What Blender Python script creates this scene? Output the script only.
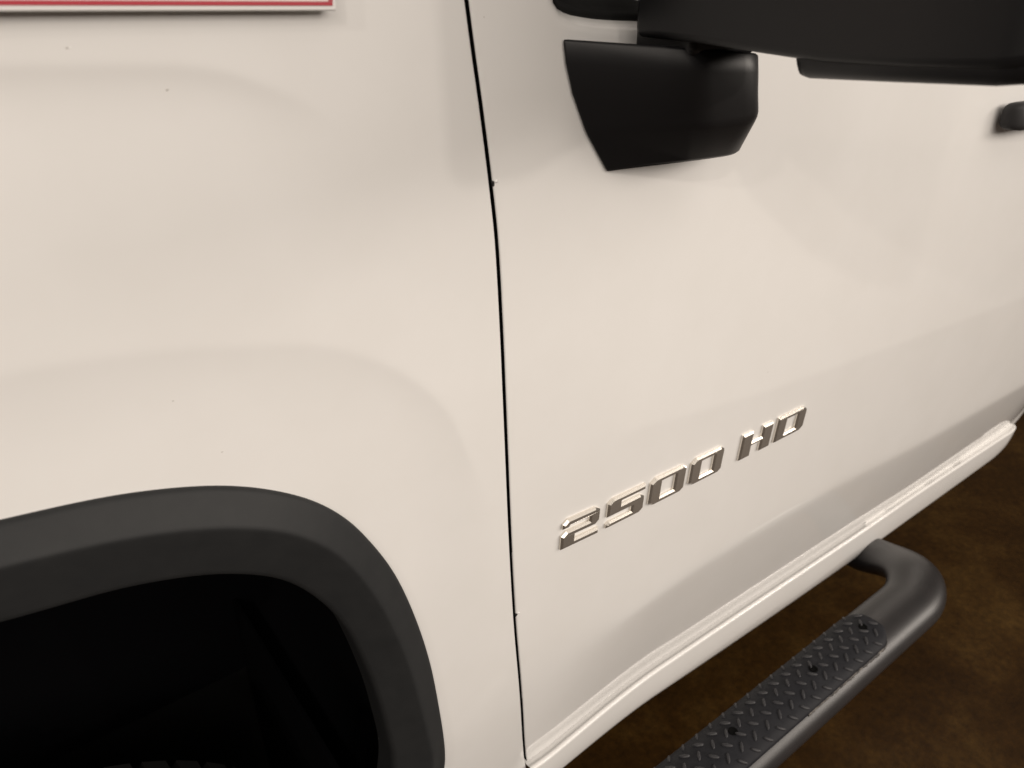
import bpy, bmesh, math, random
import numpy as np
from mathutils import Vector, Matrix

for o in list(bpy.data.objects):
    bpy.data.objects.remove(o)
scene = bpy.context.scene
col = scene.collection
random.seed(7)
rng = np.random.default_rng(7)

# ------------------------------------------------------------------ camera
cam = bpy.data.cameras.new('camera'); camo = bpy.data.objects.new('camera', cam); col.objects.link(camo)
cam.sensor_width = 36.0; cam.lens = 36.0 * 745 / 1024
cam.clip_start = 0.02; cam.clip_end = 100
camo.location = (0, -0.5, 1.45)
camo.rotation_euler = (math.radians(90 - 26.8), 0, math.radians(-37.3))
cam.dof.use_dof = True; cam.dof.focus_distance = 0.78; cam.dof.aperture_fstop = 7.0
scene.camera = camo

# ------------------------------------------------------------------ world: dim bounce light of the workshop
w = bpy.data.worlds.new('World'); scene.world = w; w.use_nodes = True
bg = w.node_tree.nodes['Background']
bg.inputs['Color'].default_value = (1.0, 0.84, 0.70, 1); bg.inputs['Strength'].default_value = 0.085

# ------------------------------------------------------------------ workshop ceiling lamps and added fill lamps
def lamp(name, loc, target, size, power, color=(1.0, 0.905, 0.81), size_y=None):
    l = bpy.data.lights.new(name, 'AREA'); l.energy = power; l.color = color
    l.shape = 'RECTANGLE'; l.size = size; l.size_y = size_y or size
    o = bpy.data.objects.new(name, l); col.objects.link(o); o.location = loc
    o.rotation_euler = (Vector(target) - Vector(loc)).to_track_quat('-Z', 'Y').to_euler()
    return o
lamp('ceiling_or_fill_lamp', (3.4, -6.4, 3.7), (1.1, 0, 0.9), 9.0, 425, size_y=2.4)  # added broad key, stands in for rows of lamps, sized for even light
lamp('ceiling_or_fill_lamp', (7.0, -4.6, 3.3), (1.2, 0, 0.8), 2.5, 150, size_y=1.4)  # added fill from the rear, brightens the right of the door
lamp('ceiling_or_fill_lamp', (-3.6, -5.6, 4.0), (0.6, 0, 1.2), 4.0, 85, size_y=2.0)  # added soft fill from the front, lifts the dark area beside the mirror
lamp('ceiling_or_fill_lamp', (1.6, -2.6, 4.8), (1.0, -0.4, 0.5), 8.0, 75, size_y=4.0)  # overhead light, enlarged so the badge bevels reflect it
lamp('ceiling_or_fill_lamp', (4.0, -7.2, 2.95), (0.5, 0, 1.2), 0.2, 62)
lamp('ceiling_or_fill_lamp', (-6.1, -3.05, 4.45), (0.7, 0, 1.2), 0.18, 62)
lamp('ceiling_or_fill_lamp', (-4.2, -4.4, 4.6), (0.7, 0, 1.2), 0.18, 48)

scene.view_settings.view_transform = 'Standard'; scene.view_settings.look = 'None'
scene.view_settings.exposure = -0.06; scene.view_settings.gamma = 1.0
scene.view_settings.use_curve_mapping = False

# measured lines of the truck side, metres: (x along the truck, z up); gap is (z, x)
T = {
    'char': [(0.3833, 1.0410), (0.4219, 1.0361), (0.5824, 1.0174), (0.7962, 0.9919), (0.9928, 0.9767), (1.2738, 0.9581), (1.6689, 0.9332)],
    'low': [(0.4318, 0.6706), (0.4559, 0.6754), (0.5206, 0.6865), (0.5818, 0.6948), (0.7923, 0.7096), (1.0440, 0.7056), (1.4590, 0.6739), (1.9159, 0.6533)],
    'seam': [(0.4702, 0.4724), (0.5398, 0.4717), (0.6290, 0.4708), (0.6779, 0.4702), (0.9575, 0.4662), (1.2102, 0.4617), (1.5290, 0.4548), (1.6869, 0.4508), (1.8344, 0.4468), (1.9063, 0.5130), (1.9857, 0.6020)],
    'shoulder': [(0.0442, 1.4221), (0.0925, 1.4203), (0.1305, 1.4188), (0.1593, 1.4143), (0.1834, 1.4061), (0.2088, 1.3948), (0.2286, 1.3806)],
    'haunch': [(-0.0011, 1.2526), (0.0306, 1.2511), (0.0824, 1.2454), (0.1407, 1.2342), (0.1998, 1.2184), (0.2404, 1.1970), (0.2848, 1.1589), (0.3140, 1.1193), (0.3349, 1.0624)],
    'gap': [(0.4573, 0.4543), (0.5708, 0.4326), (0.6973, 0.4127), (0.8199, 0.3975), (0.9935, 0.3831), (1.1147, 0.3763), (1.1881, 0.3731), (1.2723, 0.3689), (1.3209, 0.3640), (1.3781, 0.3571), (1.4248, 0.3508), (1.4550, 0.3471)],
    'rock_top': [(0.4736, 0.4597), (0.5438, 0.4608), (0.6341, 0.4618), (0.6829, 0.4622), (0.9640, 0.4623), (1.2189, 0.4593), (1.5406, 0.4513), (1.8504, 0.4392), (2.1734, 0.4219)],
    'rock_ridge': [(0.4737, 0.4679), (0.5371, 0.4672), (0.6173, 0.4664), (0.6652, 0.4658), (0.9434, 0.4620), (1.1948, 0.4575), (1.5081, 0.4508), (1.8168, 0.4428), (2.1689, 0.4321)],
    'rock_bottom': [(0.5243, 0.4039), (0.6307, 0.3982), (0.6789, 0.3958), (1.1579, 0.3772), (1.7572, 0.3672), (1.9869, 0.3674), (2.1946, 0.3695)],
    'flare_outer': [(-0.0271, 1.1531), (0.0066, 1.1496), (0.0428, 1.1442), (0.0814, 1.1341), (0.1125, 1.1229), (0.1454, 1.1051), (0.1798, 1.0791), (0.2012, 1.0545), (0.2174, 1.0301), (0.2500, 0.9587), (0.2769, 0.8553), (0.2921, 0.7525), (0.3040, 0.6043)],
    'flare_ridge': [(-0.0349, 1.1303), (-0.0018, 1.1263), (0.0337, 1.1203), (0.0718, 1.1102), (0.1087, 1.0956), (0.1425, 1.0766), (0.1617, 1.0611), (0.1815, 1.0384), (0.1979, 1.0131), (0.2251, 0.9467), (0.2502, 0.8490), (0.2689, 0.7265), (0.2765, 0.6523)],
    'flare_inner': [(-0.0477, 1.0748), (-0.0124, 1.0704), (0.0258, 1.0656), (0.0664, 1.0545), (0.0989, 1.0413), (0.1396, 1.0148), (0.1682, 0.9777), (0.1945, 0.9211), (0.2167, 0.8231), (0.2275, 0.7416), (0.2322, 0.6722)],
    'window': [(0.4376, 1.4555), (0.4397, 1.4519), (0.4450, 1.4487), (0.4525, 1.4461), (0.4612, 1.4446), (0.4894, 1.4417), (0.5341, 1.4402)],
    'chips': [(0.0781, 1.4300), (0.1265, 1.4055), (0.1154, 1.1523), (0.0899, 1.2047), (0.3649, 1.3200), (0.3993, 0.8190), (0.3619, 1.4437), (0.8064, 1.0200)],
}
# ------------------------------------------------------------------ body side surface
def curve(tab, x):
    """smooth (monotone cubic) curve through a table of (x, value)"""
    t = np.asarray(tab, float); X = t[:, 0]; V = t[:, 1]
    h = np.diff(X); d = np.diff(V) / h
    m = np.zeros(len(X)); m[0] = d[0]; m[-1] = d[-1]
    for i in range(1, len(X) - 1):
        if d[i-1] * d[i] > 0:
            w1 = 2*h[i] + h[i-1]; w2 = h[i] + 2*h[i-1]
            m[i] = (w1 + w2) / (w1/d[i-1] + w2/d[i])
    x = np.asarray(x, float); xc = np.clip(x, X[0], X[-1])
    k = np.clip(np.searchsorted(X, xc) - 1, 0, len(h) - 1)
    s = (xc - X[k]) / h[k]
    v = ((2*s**3 - 3*s**2 + 1) * V[k] + (s**3 - 2*s**2 + s) * h[k] * m[k]
         + (-2*s**3 + 3*s**2) * V[k+1] + (s**3 - s**2) * h[k] * m[k+1])
    return v + np.where(x < X[0], (x - X[0]) * m[0], 0) + np.where(x > X[-1], (x - X[-1]) * m[-1], 0)

def smooth(a, b, x):
    t = np.clip((np.asarray(x, float) - a) / (b - a), 0, 1); return t*t*(3 - 2*t)

def soft(d, w):
    return 0.5 * (d + np.sqrt(d*d + w*w))

def body_y(x, z):
    """how far the painted side lies inside the reference plane y = 0"""
    x = np.asarray(x, float); z = np.asarray(z, float)
    y = 0.045 * np.maximum(0, z - 1.02)**2 + 0.06 * np.maximum(0, 0.15 - x)**2
    zc = curve(T['char'], x); zl = curve(T['low'], x); zs = curve(T['seam'], np.minimum(x, 1.6))
    g = smooth(0.385, 0.56, x); gs = smooth(0.39, 0.62, x)
    y = y + 0.058 * soft(zc - z, 0.002 + 0.20*(1 - g))
    t = soft((zl - z) / (zl - zs), 0.05 + 0.40*(1 - gs))
    # tucked-in lower door, then a small fillet out to its bottom lip
    lip = smooth(0.41, 0.50, x) * (1 - smooth(1.30, 1.65, x))
    y = y + 0.046 * (0.5 + 0.5*smooth(0.36, 0.75, x)) * np.minimum(t, 1.3) - 0.046 * 1.3 * lip * soft(np.minimum(t, 1.3) - 0.965, 0.025)
    # fender: shoulder crease and the haunch over the wheel arch
    f = 1 - smooth(0.15, 0.25, x)
    d = soft(curve(T['shoulder'], x) - z, 0.002)
    y = y + f * 0.26 * d * np.exp(-d / 0.026)
    f2 = 1 - smooth(0.27, 0.37, x)
    d = soft(curve(T['haunch'], x) - z, 0.003)
    y = y + f2 * 0.0065 * (1 - np.exp(-d / 0.05))
    return y
# ------------------------------------------------------------------ materials
def mat(name, color, rough, metal=0.0, coat=0.0, coat_rough=0.03, spec=0.5):
    m = bpy.data.materials.new(name); m.use_nodes = True
    b = m.node_tree.nodes['Principled BSDF']
    b.inputs['Base Color'].default_value = (*color, 1); b.inputs['Roughness'].default_value = rough
    b.inputs['Metallic'].default_value = metal; b.inputs['Coat Weight'].default_value = coat
    b.inputs['Coat Roughness'].default_value = coat_rough; b.inputs['Specular IOR Level'].default_value = spec
    return m, b
def node(m, t, **kw):
    n = m.node_tree.nodes.new(t)
    for k, v in kw.items():
        if k in n.inputs: n.inputs[k].default_value = v
        else: setattr(n, k, v)
    return n
def link(m, a, b): m.node_tree.links.new(a, b)
def noise_color(m, b, c0, c1, scale, detail=6, rough=0.6, lo=0.35, hi=0.65, dist=0.0):
    tc = node(m, 'ShaderNodeTexCoord')
    n = node(m, 'ShaderNodeTexNoise', Scale=scale, Detail=detail, Roughness=rough, Distortion=dist)
    r = node(m, 'ShaderNodeValToRGB')
    r.color_ramp.elements[0].position = lo; r.color_ramp.elements[1].position = hi
    r.color_ramp.elements[0].color = (*c0, 1); r.color_ramp.elements[1].color = (*c1, 1)
    link(m, tc.outputs['Object'], n.inputs['Vector']); link(m, n.outputs['Fac'], r.inputs['Fac'])
    link(m, r.outputs['Color'], b.inputs['Base Color'])
    return tc, n, r
def add_bump(m, b, scale, strength, dist=0.001, detail=2, slot='Normal'):
    tc = node(m, 'ShaderNodeTexCoord'); n = node(m, 'ShaderNodeTexNoise', Scale=scale, Detail=detail)
    bp = node(m, 'ShaderNodeBump', Strength=strength, Distance=dist)
    link(m, tc.outputs['Object'], n.inputs['Vector']); link(m, n.outputs['Fac'], bp.inputs['Height'])
    link(m, bp.outputs['Normal'], b.inputs[slot])

M = {}
m, b = mat('white_paint', (0.78, 0.77, 0.755), 0.5, coat=1.0, coat_rough=0.04, spec=0.3); M['paint'] = m
noise_color(m, b, (0.765, 0.755, 0.738), (0.79, 0.781, 0.768), 9, detail=8, lo=0.3, hi=0.7)
m, b = mat('textured_black_plastic', (0.022, 0.021, 0.022), 0.55, spec=0.45); M['plastic'] = m
add_bump(m, b, 1400, 0.25, 0.0004)
m, b = mat('flare_plastic', (0.022, 0.022, 0.022), 0.6, spec=0.3); M['flare'] = m
noise_color(m, b, (0.0160, 0.0170, 0.0180), (0.0205, 0.0214, 0.0222), 40, lo=0.3, hi=0.7)
add_bump(m, b, 1600, 0.3, 0.0004)
m, b = mat('mirror_plastic', (0.010, 0.010, 0.0112), 0.42, spec=0.36); M['mirror'] = m
add_bump(m, b, 1800, 0.10, 0.0003)
m, b = mat('rubber', (0.008, 0.008, 0.008), 0.7, spec=0.25); M['rubber'] = m
m, b = mat('tyre_rubber', (0.008, 0.008, 0.008), 0.75, spec=0.2); M['tyre'] = m
m, b = mat('wheel_well_felt', (0.002, 0.002, 0.0025), 0.95, spec=0.05); M['liner'] = m
m, b = mat('recess_shade_black', (0.004, 0.004, 0.004), 0.9, spec=0.05); M['seam'] = m  # near-black; shade of gaps and holes is put into the colour
m, b = mat('underbody_black', (0.006, 0.006, 0.006), 0.85, spec=0.1); M['under'] = m
m, b = mat('tinted_glass', (0.006, 0.006, 0.007), 0.04, spec=0.6); M['glass'] = m
m, b = mat('chrome', (0.80, 0.76, 0.70), 0.13, metal=0.90); M['chrome'] = m
m, b = mat('letter_backing', (0.03, 0.03, 0.03), 0.5); M['backing'] = m
m, b = mat('alloy', (0.30, 0.30, 0.31), 0.35, metal=1.0); M['alloy'] = m
m, b = mat('powder_coat', (0.014, 0.013, 0.0135), 0.38, spec=0.5); M['bar'] = m
noise_color(m, b, (0.012, 0.011, 0.0115), (0.016, 0.014, 0.0145), 30)
add_bump(m, b, 900, 0.12, 0.0004)
m, b = mat('step_rubber', (0.020, 0.020, 0.024), 0.65, spec=0.22); M['pad'] = m
noise_color(m, b, (0.008, 0.0085, 0.0115), (0.016, 0.0165, 0.020), 45, detail=9, lo=0.35, hi=0.75)
add_bump(m, b, 700, 0.35, 0.0006)
m, b = mat('tread_bar_rubber', (0.036, 0.036, 0.040), 0.5, spec=0.5); M['tread'] = m  # raised bars, lighter than the pad
noise_color(m, b, (0.018, 0.018, 0.022), (0.052, 0.050, 0.050), 60, detail=6, lo=0.45, hi=0.8)
m, b = mat('scuffed_edge', (0.10, 0.09, 0.08), 0.6); M['scuff'] = m
noise_color(m, b, (0.02, 0.018, 0.018), (0.20, 0.18, 0.16), 90, detail=6, lo=0.42, hi=0.72)
m, b = mat('placard_white', (0.80, 0.79, 0.78), 0.25, spec=0.5); M['pwhite'] = m
m, b = mat('placard_paper', (0.80, 0.70, 0.66), 0.5); M['paper'] = m
m, b = mat('placard_red', (0.42, 0.016, 0.035), 0.35); M['red'] = m
m, b = mat('bare_primer', (0.006, 0.005, 0.005), 0.8); M['chip'] = m
m, b = mat('lifted_paint', (0.85, 0.84, 0.82), 0.3, coat=0.5); M['flake'] = m
m, b = mat('dust_speck', (0.42, 0.39, 0.36), 0.8); M['speck'] = m
# stained concrete
m, b = mat('stained_concrete', (0.03, 0.018, 0.008), 0.34, spec=0.16); M['floor'] = m
tc, n, r = noise_color(m, b, (0.016, 0.0068, 0.0015), (0.072, 0.038, 0.0085), 2.6, detail=13, rough=0.72, lo=0.30, hi=0.72, dist=0.25)
e = r.color_ramp.elements.new(0.52); e.color = (0.036, 0.0165, 0.003, 1)
n2 = node(m, 'ShaderNodeTexNoise', Scale=60.0, Detail=10.0, Roughness=0.8)
mp = node(m, 'ShaderNodeMapRange'); mp.inputs['From Min'].default_value = 0.35; mp.inputs['From Max'].default_value = 0.7
mp.inputs['To Min'].default_value = 0.55; mp.inputs['To Max'].default_value = 1.35
mx = node(m, 'ShaderNodeMix', data_type='RGBA', blend_type='MULTIPLY'); mx.inputs['Factor'].default_value = 1.0
link(m, tc.outputs['Object'], n2.inputs['Vector']); link(m, n2.outputs['Fac'], mp.inputs['Value'])
link(m, r.outputs['Color'], mx.inputs['A']); link(m, mp.outputs['Result'], mx.inputs['B'])
link(m, mx.outputs['Result'], b.inputs['Base Color'])
mr = node(m, 'ShaderNodeMapRange'); mr.inputs['To Min'].default_value = 0.35; mr.inputs['To Max'].default_value = 0.6
link(m, n.outputs['Fac'], mr.inputs['Value']); link(m, mr.outputs['Result'], b.inputs['Roughness'])
add_bump(m, b, 25, 0.12, 0.004, detail=8)

# ------------------------------------------------------------------ helpers
def tag(o, label=None, cat=None, group=None, kind=None):
    if label: o['label'] = label
    if cat: o['category'] = cat
    if group: o['group'] = group
    if kind: o['kind'] = kind
    return o
def obj(name, verts, faces, material, parent=None, sm=True):
    me = bpy.data.meshes.new(name); me.from_pydata([tuple(map(float, v)) for v in verts], [], [tuple(int(i) for i in f) for f in faces])
    me.update()
    bm = bmesh.new(); bm.from_mesh(me); bmesh.ops.recalc_face_normals(bm, faces=bm.faces); bm.to_mesh(me); bm.free()
    me.materials.append(material)
    if sm: me.polygons.foreach_set('use_smooth', [True] * len(me.polygons))
    o = bpy.data.objects.new(name, me); col.objects.link(o); o.parent = parent
    return o
def grid(name, P, material, parent=None, keep=None, loop_u=False, lip=None):
    """P: array (rows, cols, 3)"""
    nr, nc, _ = P.shape
    V = P.reshape(-1, 3); idx = np.arange(nr*nc).reshape(nr, nc)
    a, b_, c, d = idx[:-1, :-1], idx[:-1, 1:], idx[1:, 1:], idx[1:, :-1]
    F = np.stack([a, b_, c, d], -1).reshape(-1, 4)
    if loop_u:
        F = np.vstack([F, np.stack([idx[:-1, -1], idx[:-1, 0], idx[1:, 0], idx[1:, -1]], -1)])
    if keep is not None: F = F[keep(V[F].mean(1))]
    me = bpy.data.meshes.new(name); me.from_pydata(V.tolist(), [], F.tolist()); me.update()
    bm = bmesh.new(); bm.from_mesh(me)
    bmesh.ops.delete(bm, geom=[v for v in bm.verts if not v.link_faces], context='VERTS')
    bmesh.ops.recalc_face_normals(bm, faces=bm.faces); bm.to_mesh(me); bm.free()
    me.polygons.foreach_set('use_smooth', [True] * len(me.polygons)); me.materials.append(material)
    if lip is not None:
        me.materials.append(M['seam'])  # white panel edges blackened here: shade of the gap put into colour
        me.polygons.foreach_set('material_index', lip(V[F].mean(1)).astype(np.int32))
    o = bpy.data.objects.new(name, me); col.objects.link(o); o.parent = parent
    return o
def box(name, lo, hi, material, parent=None, bevel=0.0, seg=3):
    x0, y0, z0 = lo; x1, y1, z1 = hi
    V = [(x0,y0,z0),(x1,y0,z0),(x1,y1,z0),(x0,y1,z0),(x0,y0,z1),(x1,y0,z1),(x1,y1,z1),(x0,y1,z1)]
    F = [(0,1,2,3),(4,5,6,7),(0,1,5,4),(1,2,6,5),(2,3,7,6),(3,0,4,7)]
    return bevelled(obj(name, V, F, material, parent, sm=False), bevel, seg)
def bevelled(o, width, seg=3, angle=0.5):
    if width:
        bm = bmesh.new(); bm.from_mesh(o.data)
        ed = [e for e in bm.edges if len(e.link_faces) == 2 and e.calc_face_angle(0) > angle]
        bmesh.ops.bevel(bm, geom=ed, offset=width, segments=seg, affect='EDGES', profile=0.5, clamp_overlap=True)
        bm.to_mesh(o.data); bm.free()
        o.data.polygons.foreach_set('use_smooth', [True] * len(o.data.polygons))
        md = o.modifiers.new('weighted_normal', 'WEIGHTED_NORMAL'); md.keep_sharp = False
    return o
def resample(pts, n):
    p = np.asarray(pts, float)
    # Catmull-Rom then even arc length
    q = []
    e = np.vstack([2*p[0]-p[1], p, 2*p[-1]-p[-2]])
    for i in range(1, len(e) - 2):
        for t in np.linspace(0, 1, 24, endpoint=False):
            a, b_, c, d = e[i-1], e[i], e[i+1], e[i+2]
            q.append(0.5*((2*b_) + (c-a)*t + (2*a-5*b_+4*c-d)*t*t + (3*b_-a-3*c+d)*t**3))
    q.append(p[-1]); q = np.array(q)
    s = np.r_[0, np.cumsum(np.linalg.norm(np.diff(q, axis=0), axis=1))]
    u = np.linspace(0, s[-1], n)
    return np.stack([np.interp(u, s, q[:, k]) for k in range(q.shape[1])], -1)
def inside(poly, pts):
    x, y = pts[:, 0], pts[:, 1]; r = np.zeros(len(pts), bool); n = len(poly); j = n - 1
    for i in range(n):
        xi, yi = poly[i]; xj, yj = poly[j]
        c = ((yi > y) != (yj > y)) & (x < (xj - xi) * (y - yi) / (yj - yi + 1e-12) + xi)
        r ^= c; j = i
    return r
def seg_dist(poly, pts, closed=True):
    n = len(poly); best = np.full(len(pts), 1e9)
    for i in range(n if closed else n - 1):
        a = np.array(poly[i]); b_ = np.array(poly[(i+1) % n]); d = b_ - a
        t = np.clip(((pts - a) @ d) / (d @ d + 1e-15), 0, 1)
        best = np.minimum(best, np.linalg.norm(pts - (a + t[:, None]*d), axis=1))
    return best

# ------------------------------------------------------------------ floor
FLOOR = -0.12
fl = obj('floor', [(-8, -8, FLOOR), (12, -8, FLOOR), (12, 9, FLOOR), (-8, 9, FLOOR)], [(0, 1, 2, 3)], M['floor'])
tag(fl, 'mottled brown stained concrete floor', 'floor', kind='structure')

# ------------------------------------------------------------------ the truck
truck = bpy.data.objects.new('pickup_truck', None); col.objects.link(truck)
tag(truck, 'white pickup truck with black flare, tow mirror and step bar', 'truck')

HALF = 0.0018; RND = 0.0016
edge_e = []      # (offset from the panel edge, depth) of the rolled edge, from the hidden lip outwards
edge_e.append((0.0, 0.014)); edge_e.append((0.0, 0.006))
for k in range(0, 5):
    a = math.radians(90 - k*22.5); edge_e.append((RND - RND*math.sin(a), RND - RND*math.cos(a)))

# --- wheel arch outline (rear half measured, front half continued)
front_o = [(-0.70, 0.62), (-0.69, 0.80), (-0.655, 0.97), (-0.59, 1.08), (-0.49, 1.145), (-0.36, 1.168), (-0.20, 1.170)]
front_r = [(-0.68, 0.66), (-0.67, 0.80), (-0.635, 0.95), (-0.575, 1.055), (-0.48, 1.122), (-0.36, 1.145), (-0.20, 1.147)]
front_i = [(-0.64, 0.68), (-0.63, 0.80), (-0.595, 0.93), (-0.54, 1.015), (-0.46, 1.072), (-0.35, 1.095), (-0.20, 1.098)]
N = 320
def relax(A, n=14):
    for _ in range(n): A[1:-1] = 0.25*A[:-2] + 0.5*A[1:-1] + 0.25*A[2:]
    return A
AO = relax(resample(front_o + T['flare_outer'] + [(0.283, 0.55), (0.282, 0.45)], N))
AR = relax(resample(front_r + T['flare_ridge'] + [(0.262, 0.56), (0.261, 0.45)], N))
AI = relax(resample(front_i + T['flare_inner'] + [(0.2185, 0.56), (0.2175, 0.45)], N))

# --- front fender
xs0 = np.linspace(-0.80, -0.06, 90); xs1 = np.linspace(-0.05, 1, 2)
ncol = 150
s = np.linspace(0, 1, ncol)
zr = np.r_[np.linspace(0.36, 1.0, 80), np.linspace(1.0, 1.50, 170)[1:]]
rows = []
for z in zr:
    xg = float(curve(T['gap'], z)) - HALF
    x = np.r_[np.linspace(-0.85, -0.06, 60), -0.05 + (xg - RND + 0.05) * s]
    y = body_y(x, z); dep = np.zeros_like(x)
    ex = [xg - e for e, d in edge_e[::-1][1:]]; ed = [d for e, d in edge_e[::-1][1:]]
    yy = float(body_y(xg - RND, z))
    rows.append(np.stack([np.r_[x, ex], np.r_[y, np.full(len(ex), yy) + ed], np.full(len(x) + len(ex), z)], -1))
top = rows[-1]
for k in range(1, 9):                      # shoulder rolls over into the hood
    a = math.radians(k * 11.0); q = top.copy(); q[:, 1] += 0.05 * (1 - math.cos(a)); q[:, 2] += 0.05 * math.sin(a); rows.append(q)
q = rows[-1].copy(); q[:, 1] += 0.45; q[:, 2] += 0.04; rows.append(q)
archpoly = 0.5*AR + 0.5*AO
archpoly = np.vstack([archpoly, [(0.27, 0.2), (-0.69, 0.2)]])
fender = grid('front_fender', np.array(rows), M['paint'], truck, keep=lambda c: ~(inside(archpoly, c[:, [0, 2]]) & (c[:, 1] < 0.2)), lip=lambda c: (c[:, 2] < 1.505) & (c[:, 1] > body_y(c[:, 0], c[:, 2]) + RND*0.8) & (c[:, 0] > curve(T['gap'], c[:, 2]) - 0.004))

# --- wheel arch flare: outer face, soft ridge, inner face, returned lip
def off3(A, dy): return np.stack([A[:, 0], body_y(A[:, 0], A[:, 1]) + dy, A[:, 1]], -1)
def mix(A, B, t): return A*(1-t) + B*t
ctr = np.array([-0.21, 0.6])
AOe = AO + (AO - ctr) / np.linalg.norm(AO - ctr, axis=1)[:, None] * 0.0005
L = [off3(AOe, 0.006), off3(AOe, -0.002), off3(AO, -0.0035), off3(mix(AO, AR, 0.03), -0.0048), off3(mix(AO, AR, 0.10), -0.0062),
     off3(mix(AO, AR, 0.3), -0.0092), off3(mix(AO, AR, 0.5), -0.0123), off3(mix(AO, AR, 0.7), -0.0156), off3(mix(AO, AR, 0.88), -0.0184),
     off3(mix(AO, AR, 0.97), -0.0196), off3(mix(AR, AI, 0.02), -0.0197), off3(mix(AR, AI, 0.06), -0.0192), off3(mix(AR, AI, 0.3), -0.0150),
     off3(mix(AR, AI, 0.55), -0.0105), off3(mix(AR, AI, 0.85), -0.0062), off3(mix(AR, AI, 0.94), -0.0042), off3(mix(AR, AI, 0.985), -0.001), off3(AI, 0.003), off3(AI, 0.03)]
flare = grid('wheel_arch_flare', np.array(L), M['flare'], truck)
# --- wheel well liner
D0 = [off3(mix(AR, AI, 0.97), 0.008), off3(mix(AR, AI, 0.9), 0.03)]
for yy in (0.06, 0.25, 0.5):
    q = off3(mix(AR, AI, 0.85), 0); q[:, 1] = yy; D0.append(q)
c0 = D0[-1].copy(); c0[:, 0] = c0[:, 0]*0 - 0.21; c0[:, 2] = 0.45; D0.append(c0)
grid('wheel_well_liner', np.array(D0), M['liner'], truck)
# --- wheel: tyre with tread blocks and a rim
def lathe(name, prof, centre, material, parent, n=72):
    P = []
    for k in range(n):
        a = 2*math.pi*k/n
        P.append([(centre[0] + r*math.cos(a), centre[1] + yy, centre[2] + r*math.sin(a)) for yy, r in prof])
    P.append(P[0])
    return grid(name, np.array(P), material, parent)
wc = (-0.21, 0.085, FLOOR + 0.398)
wheel = bpy.data.objects.new('front_wheel', None); col.objects.link(wheel); wheel.parent = truck
lathe('tyre', [(0.02, 0.235), (0.0, 0.25), (-0.008, 0.31), (0.0, 0.352), (0.02, 0.384), (0.04, 0.392), (0.17, 0.392), (0.19, 0.384), (0.212, 0.352), (0.22, 0.31), (0.212, 0.25), (0.19, 0.235)], wc, M['tyre'], wheel)
lathe('rim', [(0.10, 0.02), (0.055, 0.03), (0.05, 0.08), (0.085, 0.11), (0.075, 0.20), (0.03, 0.222), (0.012, 0.236), (0.03, 0.24)], wc, M['alloy'], wheel)
V = []; F = []
for k in range(56):
    a = 2*math.pi*k/56
    for side in (0, 1, 2):
        y0 = wc[1] + 0.026 + side*0.056; y1 = y0 + 0.046; da = 0.038; sh = 0.02*side
        i = len(V)
        for rr in (0.386, 0.398):
            for (yy, aa) in ((y0, a-da+sh), (y1, a-da+0.02+sh), (y1, a+da+0.02+sh), (y0, a+da+sh)):
                V.append((wc[0] + rr*math.cos(aa), yy, wc[2] + rr*math.sin(aa)))
        F += [(i+4, i+5, i+6, i+7), (i, i+1, i+5, i+4), (i+1, i+2, i+6, i+5), (i+2, i+3, i+7, i+6), (i+3, i, i+4, i+7)]
obj('tread', V, F, M['tyre'], wheel, sm=False)['kind'] = 'stuff'

# --- side window outline on the door
wl = T['window'] + [(0.62, 1.4385), (0.9, 1.435), (1.7, 1.43), (1.78, 1.46), (1.79, 1.60), (1.74, 1.78), (1.60, 1.80), (0.80, 1.80),
                    (0.72, 1.77), (0.52, 1.60), (0.455, 1.52), (0.4465, 1.475)]
wpoly = resample(wl + [wl[0]], 420)[:-1]

# --- front door
ZT = 1.86
def zrows(x):
    zs = curve(T['seam'], x); zs = np.where(x > T['seam'][-1][0], T['seam'][-1][1] + (x - T['seam'][-1][0])*1.6, zs) + 0.002
    zl = np.maximum(curve(T['low'], x), zs + 0.05); zc = np.maximum(curve(T['char'], x), zl + 0.05)
    return zs, zl, zc
uu = np.r_[np.linspace(0, 0.10, 50), np.linspace(0.10, 0.45, 130)[1:], np.linspace(0.45, 1.0, 90)[1:]]
vv = [(0, v) for v in np.linspace(0, 1, 46)] + [(1, v) for v in np.linspace(0, 1, 60)[1:]] + [(2, v) for v in np.linspace(0, 1, 110)[1:]] + [(3, v) for v in np.linspace(0, 1, 60)[1:]] + [(4, v) for v in np.linspace(0, 1, 50)[1:]]
XE = 2.20
x0 = np.full(len(vv), 0.38)
rows = []
for seg_i, v in vv:
    x = np.full(len(uu), 0.39) + uu * (XE - 0.39)
    for it in range(4):
        zs, zl, zc = zrows(x)
        lo, hi = [(zs, zl), (zl, zc), (zc, np.maximum(1.40, zc+.05)), (np.maximum(1.40, zc+.05), np.full_like(zc, 1.52)), (np.full_like(zc, 1.52), np.full_like(zc, ZT))][seg_i]
        z = lo + (hi - lo) * v
        xg = curve(T['gap'], z) + HALF + RND
        x = xg + uu * (XE - xg)
    rows.append(np.stack([x, body_y(x, z), z], -1))
P = np.array(rows)
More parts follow.
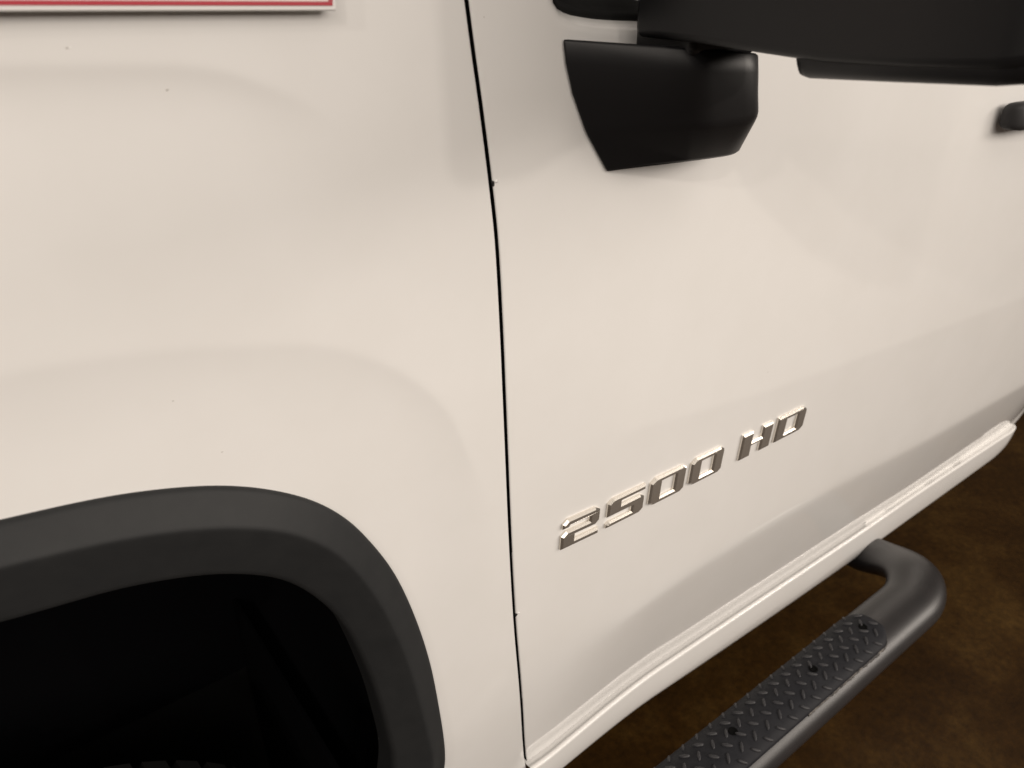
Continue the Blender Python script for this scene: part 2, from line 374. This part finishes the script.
# rolled front edge and rolled bottom edge
left = []
for e, d in edge_e[:-1]:
    q = P[:, 0].copy(); q[:, 0] += e - RND; q[:, 1] += d; left.append(q)
P = np.concatenate([np.stack(left, 1), P], 1)
bot = []
for e, d in edge_e[:-1]:
    q = P[0].copy(); q[:, 2] += e - RND; q[:, 1] += d; bot.append(q)
P = np.concatenate([np.stack(bot, 0), P], 0)
flat = P.reshape(-1, 3); near = flat[:, 2] > 1.38
din = inside(wpoly, flat[:, [0, 2]]); dist = np.full(len(flat), 9.0)
dist[near] = seg_dist(wpoly, flat[near][:, [0, 2]])
sd = np.where(din, -dist, dist)
k = np.clip(1 - sd / 0.013, 0, 1.5); flat[:, 1] += 0.012 * k**2
P = flat.reshape(P.shape)
door = grid('front_door', P, M['paint'], truck, keep=lambda c: ~(inside(wpoly, c[:, [0, 2]]) & (seg_dist(wpoly, c[:, [0, 2]]) > 0.004)), lip=lambda c: (c[:, 1] > body_y(c[:, 0], c[:, 2]) + RND*0.8) & (c[:, 0] < curve(T['gap'], c[:, 2]) + 0.004))
# window seal, glass
def ring(poly, d):
    c = poly; t = np.roll(c, -1, 0) - np.roll(c, 1, 0); t /= np.linalg.norm(t, axis=1)[:, None]
    n_ = np.stack([t[:, 1], -t[:, 0]], -1)
    if inside(c, (c[5] + n_[5]*0.004)[None])[0]: n_ = -n_
    return c + n_ * d
def wring(d, dy):
    q = ring(wpoly, d); return np.stack([q[:, 0], body_y(q[:, 0], q[:, 1]) + dy, q[:, 1]], -1)
Lr = [wring(0.0008, 0.020), wring(0.0008, 0.0105), wring(-0.001, 0.0088), wring(-0.004, 0.0085), wring(-0.006, 0.0105), wring(-0.007, 0.015), wring(-0.010, 0.0165), wring(-0.016, 0.0185), wring(-0.017, 0.030)]
Lr = np.array(Lr); Lr = np.concatenate([Lr, Lr[:, :1]], 1)
grid('window_seal', Lr, M['rubber'], truck)
q = wring(-0.012, 0.026); obj('side_window', list(q), [list(range(len(q)))], M['glass'], truck, sm=False)

# --- dark structure and added blockers behind the panels
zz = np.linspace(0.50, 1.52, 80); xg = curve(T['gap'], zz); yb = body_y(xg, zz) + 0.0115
grid('door_jamb', np.stack([np.stack([xg - 0.02, yb, zz], -1), np.stack([xg + 0.02, yb, zz], -1)], 0), M['seam'], truck)  # black strip added behind the gap to keep it dark
box('cab_underbody', (0.42, 0.09, 0.50), (2.25, 1.88, 0.60), M['under'], truck, 0.01)
box('frame_rail', (0.25, 0.45, 0.40), (3.2, 0.53, 0.56), M['under'], truck, 0.008)
box('cab_light_block', (0.44, 0.10, 0.60), (2.25, 1.85, 1.38), M['under'], truck, 0.02)  # unseen solid block, added to stop light inside the body
box('wheel_well_blocker', (0.195, 0.03, 0.15), (0.203, 0.5, 0.60), M['liner'], truck, 0.002)  # dark sheet added so the wheel well reads black
box('engine_bay_light_block', (-0.85, 0.52, 0.15), (0.43, 1.85, 1.45), M['under'], truck, 0.02)  # unseen block added against light, carried low to close off the wheel well

# --- cab side behind the door's lower rear corner
xx = np.linspace(1.40, 2.60, 60); zq = np.linspace(0.40, 1.10, 160)
G = np.array([[(x, float(body_y(x, max(z, 0.42))) + 0.0012 + 0.25*max(0, x - 2.02)**2, z) for x in xx] for z in zq])
grid('cab_side_panel', G, M['paint'], truck, keep=lambda c: c[:, 2] < zrows(c[:, 0])[0] - 0.003)

# --- rocker panel under the door
xe = T['rock_ridge'][-1][0] + 0.004
xx = np.r_[np.linspace(float(curve(T['gap'], 0.49)) + 0.004, 1.90, 120), 1.90 + (xe - 1.90)*np.sin(np.linspace(0, math.pi/2, 50))[1:]]
xq = np.maximum(xx, 0.42)
zt, zg, zb = curve(T['rock_ridge'], xq) + 0.0022, curve(T['rock_ridge'], xq), curve(T['rock_bottom'], np.maximum(xx, 0.50))
def ell(x0): return np.sqrt(np.clip(1 - np.clip((xx - x0) / (xe - x0), 0, 1)**2, 0, 1))
zm = zg - 0.004; e1 = ell(xe - 0.06); e2 = ell(xe - 0.13)
zt = zm + (zt - 0.0035 - zm)*e1; zg = zm + (zg - zm)*e1; zb = zm - 0.002*e1 + (zb - zm)*e2
ysm = body_y(xx, curve(T['seam'], np.clip(xx, 0.42, 1.6)))
def rl(z, dy): return np.stack([xx, ysm + dy*(0.25 + 0.75*e1) + 0.012*(1 - e1), z], -1)
Lk = [rl(zt + 0.0006*e1, 0.030), rl(zt + 0.0006*e1, 0.010), rl(zt + 0.0005*e1, 0.005), rl(zt + 0.0002*e1, 0.0), rl(mix(zt, zg, .35), -0.0045), rl(mix(zt, zg, .65) + .001, -0.006), rl(mix(zt, zg, .85) + .001, -0.0095), rl(zg, -0.0118), rl(zg - 0.0022*e1, -0.0126), rl(zg - 0.005*e1, -0.0124),
      rl(mix(zg, zb, .3), -0.0118), rl(mix(zg, zb, .6), -0.0098), rl(mix(zg, zb, .9), -0.0070), rl(mix(zg, zb, .97), -0.0058), rl(zb, -0.003), rl(zb - 0.001*e1, 0.003), rl(zb - 0.0005*e1, 0.016)]
rocker = grid('rocker_panel', np.array(Lk), M['paint'], truck)

# --- badge letters on the door: chrome, faceted
BASE = 0.8915; BH = 0.0415
shapes = {
 '2': [[(0.02,.71),(0.02,.88),(.13,1.0),(.86,1.0),(1.0,.87),(1.0,.52),(.88,.385),(.36,.385),(.36,.21),(1.0,.21),(1.0,0),(0,0),(0,.47),(.12,.60),(.72,.60),(.72,.78),(.20,.78),(.17,.71)]],
 '5': [[(1.0,1.0),(1.0,.80),(.36,.80),(.36,.665),(.88,.665),(1.0,.55),(1.0,.13),(.88,0),(.0,0),(.0,.13),(.07,.205),(.66,.205),(.66,.40),(0,.40),(0,.88),(.12,1.0)]],
 '0': [[(.13,1.0),(.88,1.0),(1.0,.88),(1.0,.12),(.88,0),(.12,0),(0,.12),(0,.87)], [(.31,.21),(.31,.80),(.70,.80),(.70,.21)]],
 'H': [[(0,0),(0,1.0),(.34,1.0),(.34,.585),(.66,.585),(.66,1.0),(1.0,1.0),(1.0,0),(.66,0),(.66,.415),(.34,.415),(.34,0)]],
 'D': [[(0,1.0),(.86,1.0),(1.0,.86),(1.0,.14),(.86,0),(0,0)], [(.31,.21),(.31,.80),(.70,.80),(.70,.21)]],
}
for ch, xa, xb in (('2', .4528, .5140), ('5', .5222, .5885), ('0', .5937, .6627), ('0', .6685, .7372), ('H', .7712, .8433), ('D', .8507, .9240)):
    cu = bpy.data.curves.new('letter', 'CURVE'); cu.dimensions = '2D'; cu.fill_mode = 'BOTH'
    for lp in shapes[ch]:
        sp = cu.splines.new('POLY'); sp.points.add(len(lp) - 1); sp.use_cyclic_u = True
        for pnt, (u, v) in zip(sp.points, lp): pnt.co = (u*(xb - 0.0035 - xa), v*BH, 0, 1)
    cu.extrude = 0.0014; cu.bevel_depth = 0.0023; cu.bevel_resolution = 0; cu.offset = -0.0023
    tmp = bpy.data.objects.new('tmp', cu); col.objects.link(tmp)
    dg = bpy.context.evaluated_depsgraph_get()
    me = bpy.data.meshes.new_from_object(tmp.evaluated_get(dg)); bpy.data.objects.remove(tmp)
    ym = float(body_y((xa+xb)/2, BASE + BH/2)); lean = float(body_y((xa+xb)/2, BASE) - body_y((xa+xb)/2, BASE + BH)) / BH
    for v in me.vertices:
        x, zz_, h = v.co
        v.co = (xa + 0.0035 + x*0.985, 0, BASE + zz_); v.co.y = float(body_y(v.co.x, v.co.z)) - 0.0014 - h
    bm = bmesh.new(); bm.from_mesh(me); bmesh.ops.remove_doubles(bm, verts=bm.verts, dist=1e-5); bmesh.ops.recalc_face_normals(bm, faces=bm.faces); bm.to_mesh(me); bm.free()
    me.materials.clear(); me.materials.append(M['chrome']); me.polygons.foreach_set('use_smooth', [False]*len(me.polygons))
    lo = bpy.data.objects.new('badge_letter', me); col.objects.link(lo); lo.parent = door
    lo['label'] = 'raised chrome badge character %s' % ch

# --- paint chips on the door edge, tiny specks on the panels
def blob(name, x, z, rx, rz, dy, h, material, parent, jag=0.35):
    n_ = 11; V = []; c = []
    for k in range(n_):
        a = 2*math.pi*k/n_; f = 1 + jag*(random.random() - 0.5)*2
        c.append((x + rx*f*math.cos(a), z + rz*f*math.sin(a)))
    V = [(cx, float(body_y(cx, cz)) + dy, cz) for cx, cz in c] + [(x + (cx-x)*.5, float(body_y(cx, cz)) + dy - h*.8, z + (cz-z)*.5) for cx, cz in c] + [(x, float(body_y(x, z)) + dy - h, z)]
    F = [(k, (k+1) % n_, n_ + (k+1) % n_, n_ + k) for k in range(n_)] + [(n_ + k, n_ + (k+1) % n_, 2*n_) for k in range(n_)]
    return obj(name, V, F, material, parent)
ch = T['chips']
for (x, z), r in zip(ch[4:6], (0.0022, 0.0021)):
    xe_ = float(curve(T['gap'], z)) + HALF
    blob('paint_chip', xe_ + 0.0006, z, r, r*1.7, 0.0008, 0.0014, M['chip'], door)
    blob('paint_flake', xe_ + 0.0036, z + 0.0016, 0.0017, 0.0018, 0.0004, 0.0016, M['flake'], door)
blob('paint_chip', ch[0][0], ch[0][1], 0.0011, 0.0006, 0.0003, 0.0006, M['speck'], fender)
blob('paint_flake', ch[0][0] + 0.0015, ch[0][1], 0.001, 0.0007, 0.0003, 0.0007, M['flake'], fender)
for (x, z), r in ((ch[1], .0009), (ch[2], .0009), (ch[3], .0007)): blob('paint_speck', x, z, r*1.6, r*.8, 0.0003, 0.0005, M['speck'], fender)
for (x, z), r in ((ch[6], .0008), (ch[7], .0009)): blob('paint_speck', x, z, r, r, 0.0003, 0.0005, M['speck'], door)

# --- tow mirror: foot on the door, arm, big head
mirror = bpy.data.objects.new('tow_mirror', None); col.objects.link(mirror); mirror.parent = truck
def rounded(pl, rad, seg=7):
    out = []
    for i, p in enumerate(pl):
        p = np.array(p, float)
        if i in (0, len(pl) - 1) or rad[i] <= 0:
            out.append(p); continue
        a = np.array(pl[i-1], float) - p; c = np.array(pl[i+1], float) - p
        r = min(rad[i], np.linalg.norm(a)*.48, np.linalg.norm(c)*.48)
        a = p + a/np.linalg.norm(a)*r; c = p + c/np.linalg.norm(c)*r
        for t in np.linspace(0, 1, seg): out.append(a*(1-t)**2 + 2*p*t*(1-t) + c*t*t)
    return out
def foot_ring(z, A, B, C, Dx, zB, zC):
    pl = [(A[0] + 0.010, A[1] + 0.012, z), (A[0], A[1], z), (B[0], B[1], zB), (C[0], C[1], zC), (Dx, -0.03, zC), (Dx, 0.03, zC)]
    return rounded(pl, [0, 0.002, 0.014, 0.022, 0.02, 0])
def Ad(x, z):
    x = x - 0.005 - 0.0038*(z - 1.316)/0.111
    return (x, float(body_y(x, z)) - 0.003)
lev = [
 (1.4215, Ad(.4490, 1.4250), (.522, -.060), (.586, -.073), .63, 1.4185, 1.4160),   # top, inset
 (1.4270, Ad(.4472, 1.4270), (.520, -.064), (.588, -.077), .63, 1.4195, 1.4165),
 (1.4255, Ad(.4466, 1.4250), (.520, -.066), (.590, -.079), .63, 1.4175, 1.4145),
 (1.4090, Ad(.4486, 1.4090), (.523, -.067), (.593, -.080), .63, 1.4020, 1.4000),
 (1.3850, Ad(.4555, 1.3850), (.528, -.067), (.596, -.080), .635, 1.3850, 1.3840),
 (1.3570, Ad(.4685, 1.3570), (.5375, -.066), (.602, -.079), .64, 1.3635, 1.3670),
 (1.3530, Ad(.4705, 1.3530), (.540, -.0655), (.603, -.078), .64, 1.3590, 1.3625),
 (1.3490, Ad(.4730, 1.3490), (.5425, -.063), (.6035, -.0755), .64, 1.3545, 1.3575),
 (1.3190, Ad(.4945, 1.3190), (.566, -.044), (.612, -.051), .642, 1.3265, 1.3275),
 (1.3165, Ad(.4965, 1.3165), (.568, -.041), (.611, -.047), .640, 1.3240, 1.3250),
 (1.3160, Ad(.4990, 1.3160), (.566, -.034), (.607, -.038), .635, 1.3238, 1.3250),
 (1.3170, Ad(.5200, 1.3170), (.560, 0.00), (.60, 0.00), .61, 1.3250, 1.3260),
]
R3 = np.array([foot_ring(*l) for l in lev])
R3[0][:, 2] = 1.4272 - (R3[0][:, 0] - 0.438)*0.078; R3[1][:, 2] = R3[0][:, 2] - 0.0004; R3[2][:, 2] = R3[0][:, 2] - 0.0022
topc = R3[0].copy(); topc[:, 0] = 0.55; topc[:, 1] = 0.0; topc[:, 2] = 1.4272 - 0.103*0.078
foot = grid('mirror_foot', np.concatenate([topc[None], R3], 0), M['mirror'], mirror)

box('mirror_pivot', (0.513, -0.066, 1.414), (0.598, 0.0, 1.450), M['mirror'], mirror, 0.006)
def arm_section(y, x0, x1, z0, z1, r):
    pl = []
    for cx, cz, a0 in ((x0 + r, z0 + r, 180), (x1 - r, z0 + r, 270), (x1 - r, z1 - r, 0), (x0 + r, z1 - r, 90)):
        for k in range(6):
            a = math.radians(a0 + 18*k); pl.append((cx + r*math.cos(a), y, cz + r*math.sin(a)))
    return pl
def sections(name, S, parent):
    P = np.array([arm_section(*s) for s in S]); c0 = np.repeat(P[0].mean(0)[None, None], P.shape[1], 1); c1 = np.repeat(P[-1].mean(0)[None, None], P.shape[1], 1)
    P = np.concatenate([c0, P, c1], 0); P = np.concatenate([P, P[:, :1]], 1)
    return grid(name, P, M['mirror'], parent)
sections('mirror_arm', [(-0.0105, .512, .588, 1.437, 1.60, .008), (-0.0110, .506, .594, 1.431, 1.606, .008), (-0.0135, .502, .598, 1.4292, 1.608, .007), (-0.0180, .500, .600, 1.4280, 1.609, .006),
     (-0.08, .499, .600, 1.4252, 1.609, .006), (-0.13, .498, .600, 1.4212, 1.609, .006), (-0.19, .496, .600, 1.4168, 1.66, .006), (-0.25, .4955, .600, 1.4165, 1.70, .006), (-0.300, .4955, .600, 1.4175, 1.70, .007), (-0.311, .4972, .600, 1.4180, 1.70, .008), (-0.328, .505, .600, 1.419, 1.70, .010), (-0.38, .535, .600, 1.43, 1.69, .015)], mirror)
sections('mirror_head', [(-0.1665, .508, .60, 1.416, 1.74, .012), (-0.1675, .504, .612, 1.4090, 1.75, .012), (-0.171, .5015, .618, 1.4068, 1.757, .010), (-0.178, .5000, .62, 1.4056, 1.76, .009),
     (-0.24, .4992, .62, 1.4072, 1.765, .009), (-0.300, .4992, .62, 1.4090, 1.765, .009), (-0.312, .5005, .62, 1.4105, 1.765, .010), (-0.330, .507, .62, 1.411, 1.765, .012), (-0.40, .53, .62, 1.412, 1.76, .02), (-0.45, .56, .615, 1.43, 1.74, .025), (-0.455, .57, .61, 1.44, 1.73, .02)], mirror)

# --- door handle
hx = 1.305
S = []
for x, y, hy, hz in ((0, -.020, .004, .010), (.002, -.023, .010, .016), (.008, -.027, .014, .0195), (.02, -.031, .0155, .0205), (.06, -.035, .0155, .021), (.14, -.036, .015, .021), (.20, -.033, .015, .021), (.235, -.024, .013, .019), (.24, -.015, .008, .012)):
    ringp = []
    for k in range(20):
        a = 2*math.pi*k/20; ca, sa = math.cos(a), math.sin(a)
        ringp.append((hx + x, y + 0.010 + hy*math.copysign(abs(ca)**0.6, ca), 1.304 + hz*math.copysign(abs(sa)**0.5, sa)))
    S.append(ringp)
S = np.array(S); c0 = np.repeat(S[0].mean(0)[None, None], 20, 1); c1 = np.repeat(S[-1].mean(0)[None, None], 20, 1)
S = np.concatenate([c0, S, c1], 0); S = np.concatenate([S, S[:, :1]], 1)
handle = grid('door_handle', S, M['plastic'], door)
box('handle_mount', (hx + 0.110, -0.022, 1.290), (hx + 0.135, 0.025, 1.318), M['plastic'], handle, 0.004)
box('handle_mount', (hx + 0.20, -0.022, 1.290), (hx + 0.232, 0.025, 1.318), M['plastic'], handle, 0.004)

# --- step bar: oval tube that bends in under the sill, tread pad with raised bars
BY, BZ, BW, BHH = -0.091, 0.410, 0.0545, 0.036
path = []
for t in np.linspace(0, 1, 10): path.append((0.33, 0.45 - 0.36*t))
for k in range(1, 15):
    a = math.radians(180 + 90*k/14); path.append((0.49 + 0.16*math.cos(a), BY + 0.16 + 0.16*math.sin(a)))
for t in np.linspace(0, 1, 40)[1:]: path.append((0.49 + (1.275 - 0.49)*t, BY))
for k in range(1, 19):
    a = math.radians(-90 + 90*k/18); path.append((1.275 + 0.16*math.cos(a), BY + 0.16 + 0.16*math.sin(a)))
for t in np.linspace(0, 1, 10)[1:]: path.append((1.435, BY + 0.16 + 0.40*t))
path = np.array(path); tan = np.gradient(path, axis=0); tan /= np.linalg.norm(tan, axis=1)[:, None]; nor = np.stack([tan[:, 1], -tan[:, 0]], -1)
G = []
for p, n_ in zip(path, nor):
    zc_ = BZ - 0.055*float(smooth(BY + 0.01, BY + 0.17, p[1]))
    G.append([(p[0] + n_[0]*BW*math.cos(a), p[1] + n_[1]*BW*math.cos(a), zc_ + BHH*math.sin(a)) for a in np.linspace(0, 2*math.pi, 37)])
bar = grid('step_bar', np.array(G), M['bar'], truck)
# pad follows the top of the tube
PX0, PX1 = 0.52, 1.145; PY = BY + 0.006
def top_z(yy): return BZ + BHH*math.sqrt(max(0.0, 1 - ((yy - BY)/BW)**2))
def pad_half(x):
    e = min((x - PX0)/0.03, (PX1 - x)/0.035); e = max(0.0, min(1.0, e)); return 0.0445 * math.sqrt(1 - (1-e)**2*0.75)
px = np.r_[PX0, PX0 + 0.004, np.linspace(PX0 + 0.012, PX1 - 0.04, 60), np.linspace(PX1 - 0.036, PX1, 12)]
G = []
vs = [-1.0, -1.0, -0.97, -0.75, -0.5, -0.25, 0, 0.25, 0.5, 0.75, 0.97, 1.0, 1.0]; hs = [-0.004, 0.0035, 0.0055] + [0.006]*7 + [0.0055, 0.0035, -0.004]
for x in px:
    h = pad_half(x); G.append([(x, PY + v*h, top_z(PY + v*h) + hh) for v, hh in zip(vs, hs)])
pad = grid('tread_pad', np.array(G), M['pad'], truck)
# one raised bar, copied
V = []; F = []
n_ = 8
for lvl, (f, zq_) in enumerate(((1.0, -0.0012), (0.85, 0.0016), (0.45, 0.0024))):
    for k in range(n_):
        a = 2*math.pi*k/n_; V.append((0.0092*f**.5*math.cos(a), 0.0029*f*math.sin(a) + 0, zq_))
for l_ in range(2):
    for k in range(n_): F.append((l_*n_ + k, l_*n_ + (k+1) % n_, (l_+1)*n_ + (k+1) % n_, (l_+1)*n_ + k))
F.append(tuple(range(2*n_, 3*n_)))
proto = obj('tread_bar', V, F, M['tread'], pad)
first = True
bolts = [(0.748, -0.082), (0.955, -0.087), (1.112, -0.086)]
SPX, SPY = 0.0318, 0.0146
for i in range(int((PX1 - PX0)/SPX*2) + 1):
    for j in range(6):
        if (i + j) % 2: continue
        x = PX0 + 0.010 + i*SPX/2; yy = PY + (j - 2.5)*SPY
        hlim = pad_half(x) - 0.006
        if abs(yy - PY) > hlim or x > PX1 - 0.006: continue
        if min(math.hypot(x - bx, yy - by) for bx, by in bolts) < 0.010: continue
        o = proto if first else proto.copy()
        if not first: col.objects.link(o)
        first = False
        d = 0.002; sl = (top_z(yy + d) - top_z(yy - d)) / (2*d)
        o.location = (x + random.uniform(-.0006, .0006), yy, top_z(yy) + 0.006)
        o.rotation_euler = (Matrix.Rotation(math.atan(sl), 3, 'X') @ Matrix.Rotation(math.radians(45 if j % 2 else -45) + random.uniform(-.05, .05), 3, 'Z')).to_euler()
for bx, by in bolts:
    zt_ = top_z(by) + 0.0068
    V = []; F = []; nn = 16
    for r_, dz in ((0.0078, -0.0025), (0.0075, 0.0004), (0.0062, 0.0008), (0.0050, -0.0002), (0.003, -0.0004)):
        for k in range(nn): V.append((bx + r_*math.cos(2*math.pi*k/nn), by + r_*math.sin(2*math.pi*k/nn), zt_ + dz))
    for l_ in range(4):
        for k in range(nn): F.append((l_*nn + k, l_*nn + (k+1) % nn, (l_+1)*nn + (k+1) % nn, (l_+1)*nn + k))
    F.append(tuple(range(4*nn, 5*nn)))
    obj('bolt_hole', V, F, M['seam'], pad)
# scuffed glue line along the outer edge and rear end of the pad
V = []; F = []
pts = [(x, PY - pad_half(x) - 0.0005) for x in np.linspace(0.88, PX1 - 0.001, 70)] + [(PX1 + 0.001, PY + t) for t in np.linspace(-0.019, 0.012, 14)]
for k, (x, yy) in enumerate(pts):
    w_ = 0.0008 + 0.0028*random.random()**2*(0.4 + 0.6*smooth(0.9, 1.08, x)); zz_ = top_z(yy) + 0.0012
    dx, dy = (0, -1) if k < 70 else (1, 0)
    V += [(x, yy, zz_ + 0.002), (x + dx*w_*.6, yy + dy*w_*.6, zz_ + 0.0018*random.random() + 0.0008), (x + dx*w_, yy + dy*w_, top_z(yy + dy*w_) - 0.0005)]
for k in range(len(pts) - 1):
    for l_ in range(2): F.append((3*k + l_, 3*k + l_ + 1, 3*k + l_ + 4, 3*k + l_ + 3))
obj('scuffed_edge', V, F, M['scuff'], pad)

# ------------------------------------------------------------------ placard hung on the fender
SX0, SX1, SZ0, SZ1, SY = -0.10, 0.2363, 1.4482, 1.70, -0.0035
pl = bpy.data.objects.new('placard', None); col.objects.link(pl); pl.location = (SX1, SY, SZ0)
tag(pl, 'white placard with a thin red border hung on the fender', 'placard')
def pbox(name, x0, x1, z0, z1, y0, y1, mt, bev=0.0):
    return box(name, (x0 - SX1, y0 - SY, z0 - SZ0), (x1 - SX1, y1 - SY, z1 - SZ0), mt, pl, bev, 2)
pbox('frame', SX0, SX1, SZ0, SZ1, SY, SY + 0.005, M['pwhite'], 0.0012)
pbox('printed_sheet', SX0 + 0.004, SX1 - 0.0055, SZ0 + 0.0055, SZ1 - 0.004, SY - 0.0004, SY + 0.002, M['paper'])
pbox('red_border', SX0 + 0.003, SX1 - 0.003, SZ0 + 0.0030, SZ0 + 0.0052, SY - 0.0007, SY + 0.0022, M['red'])
pbox('red_border', SX1 - 0.0056, SX1 - 0.0027, SZ0 + 0.0054, SZ1 - 0.005, SY - 0.0007, SY + 0.0022, M['red'])
pbox('red_border', SX0 + 0.003, SX1 - 0.003, SZ1 - 0.0052, SZ1 - 0.0027, SY - 0.0007, SY + 0.0022, M['red'])
for xh in (SX0 + 0.05, SX1 - 0.05): pbox('hanger', xh, xh + 0.012, SZ1 - 0.01, SZ1 + 0.02, SY + 0.006, SY + 0.010, M['pwhite'])
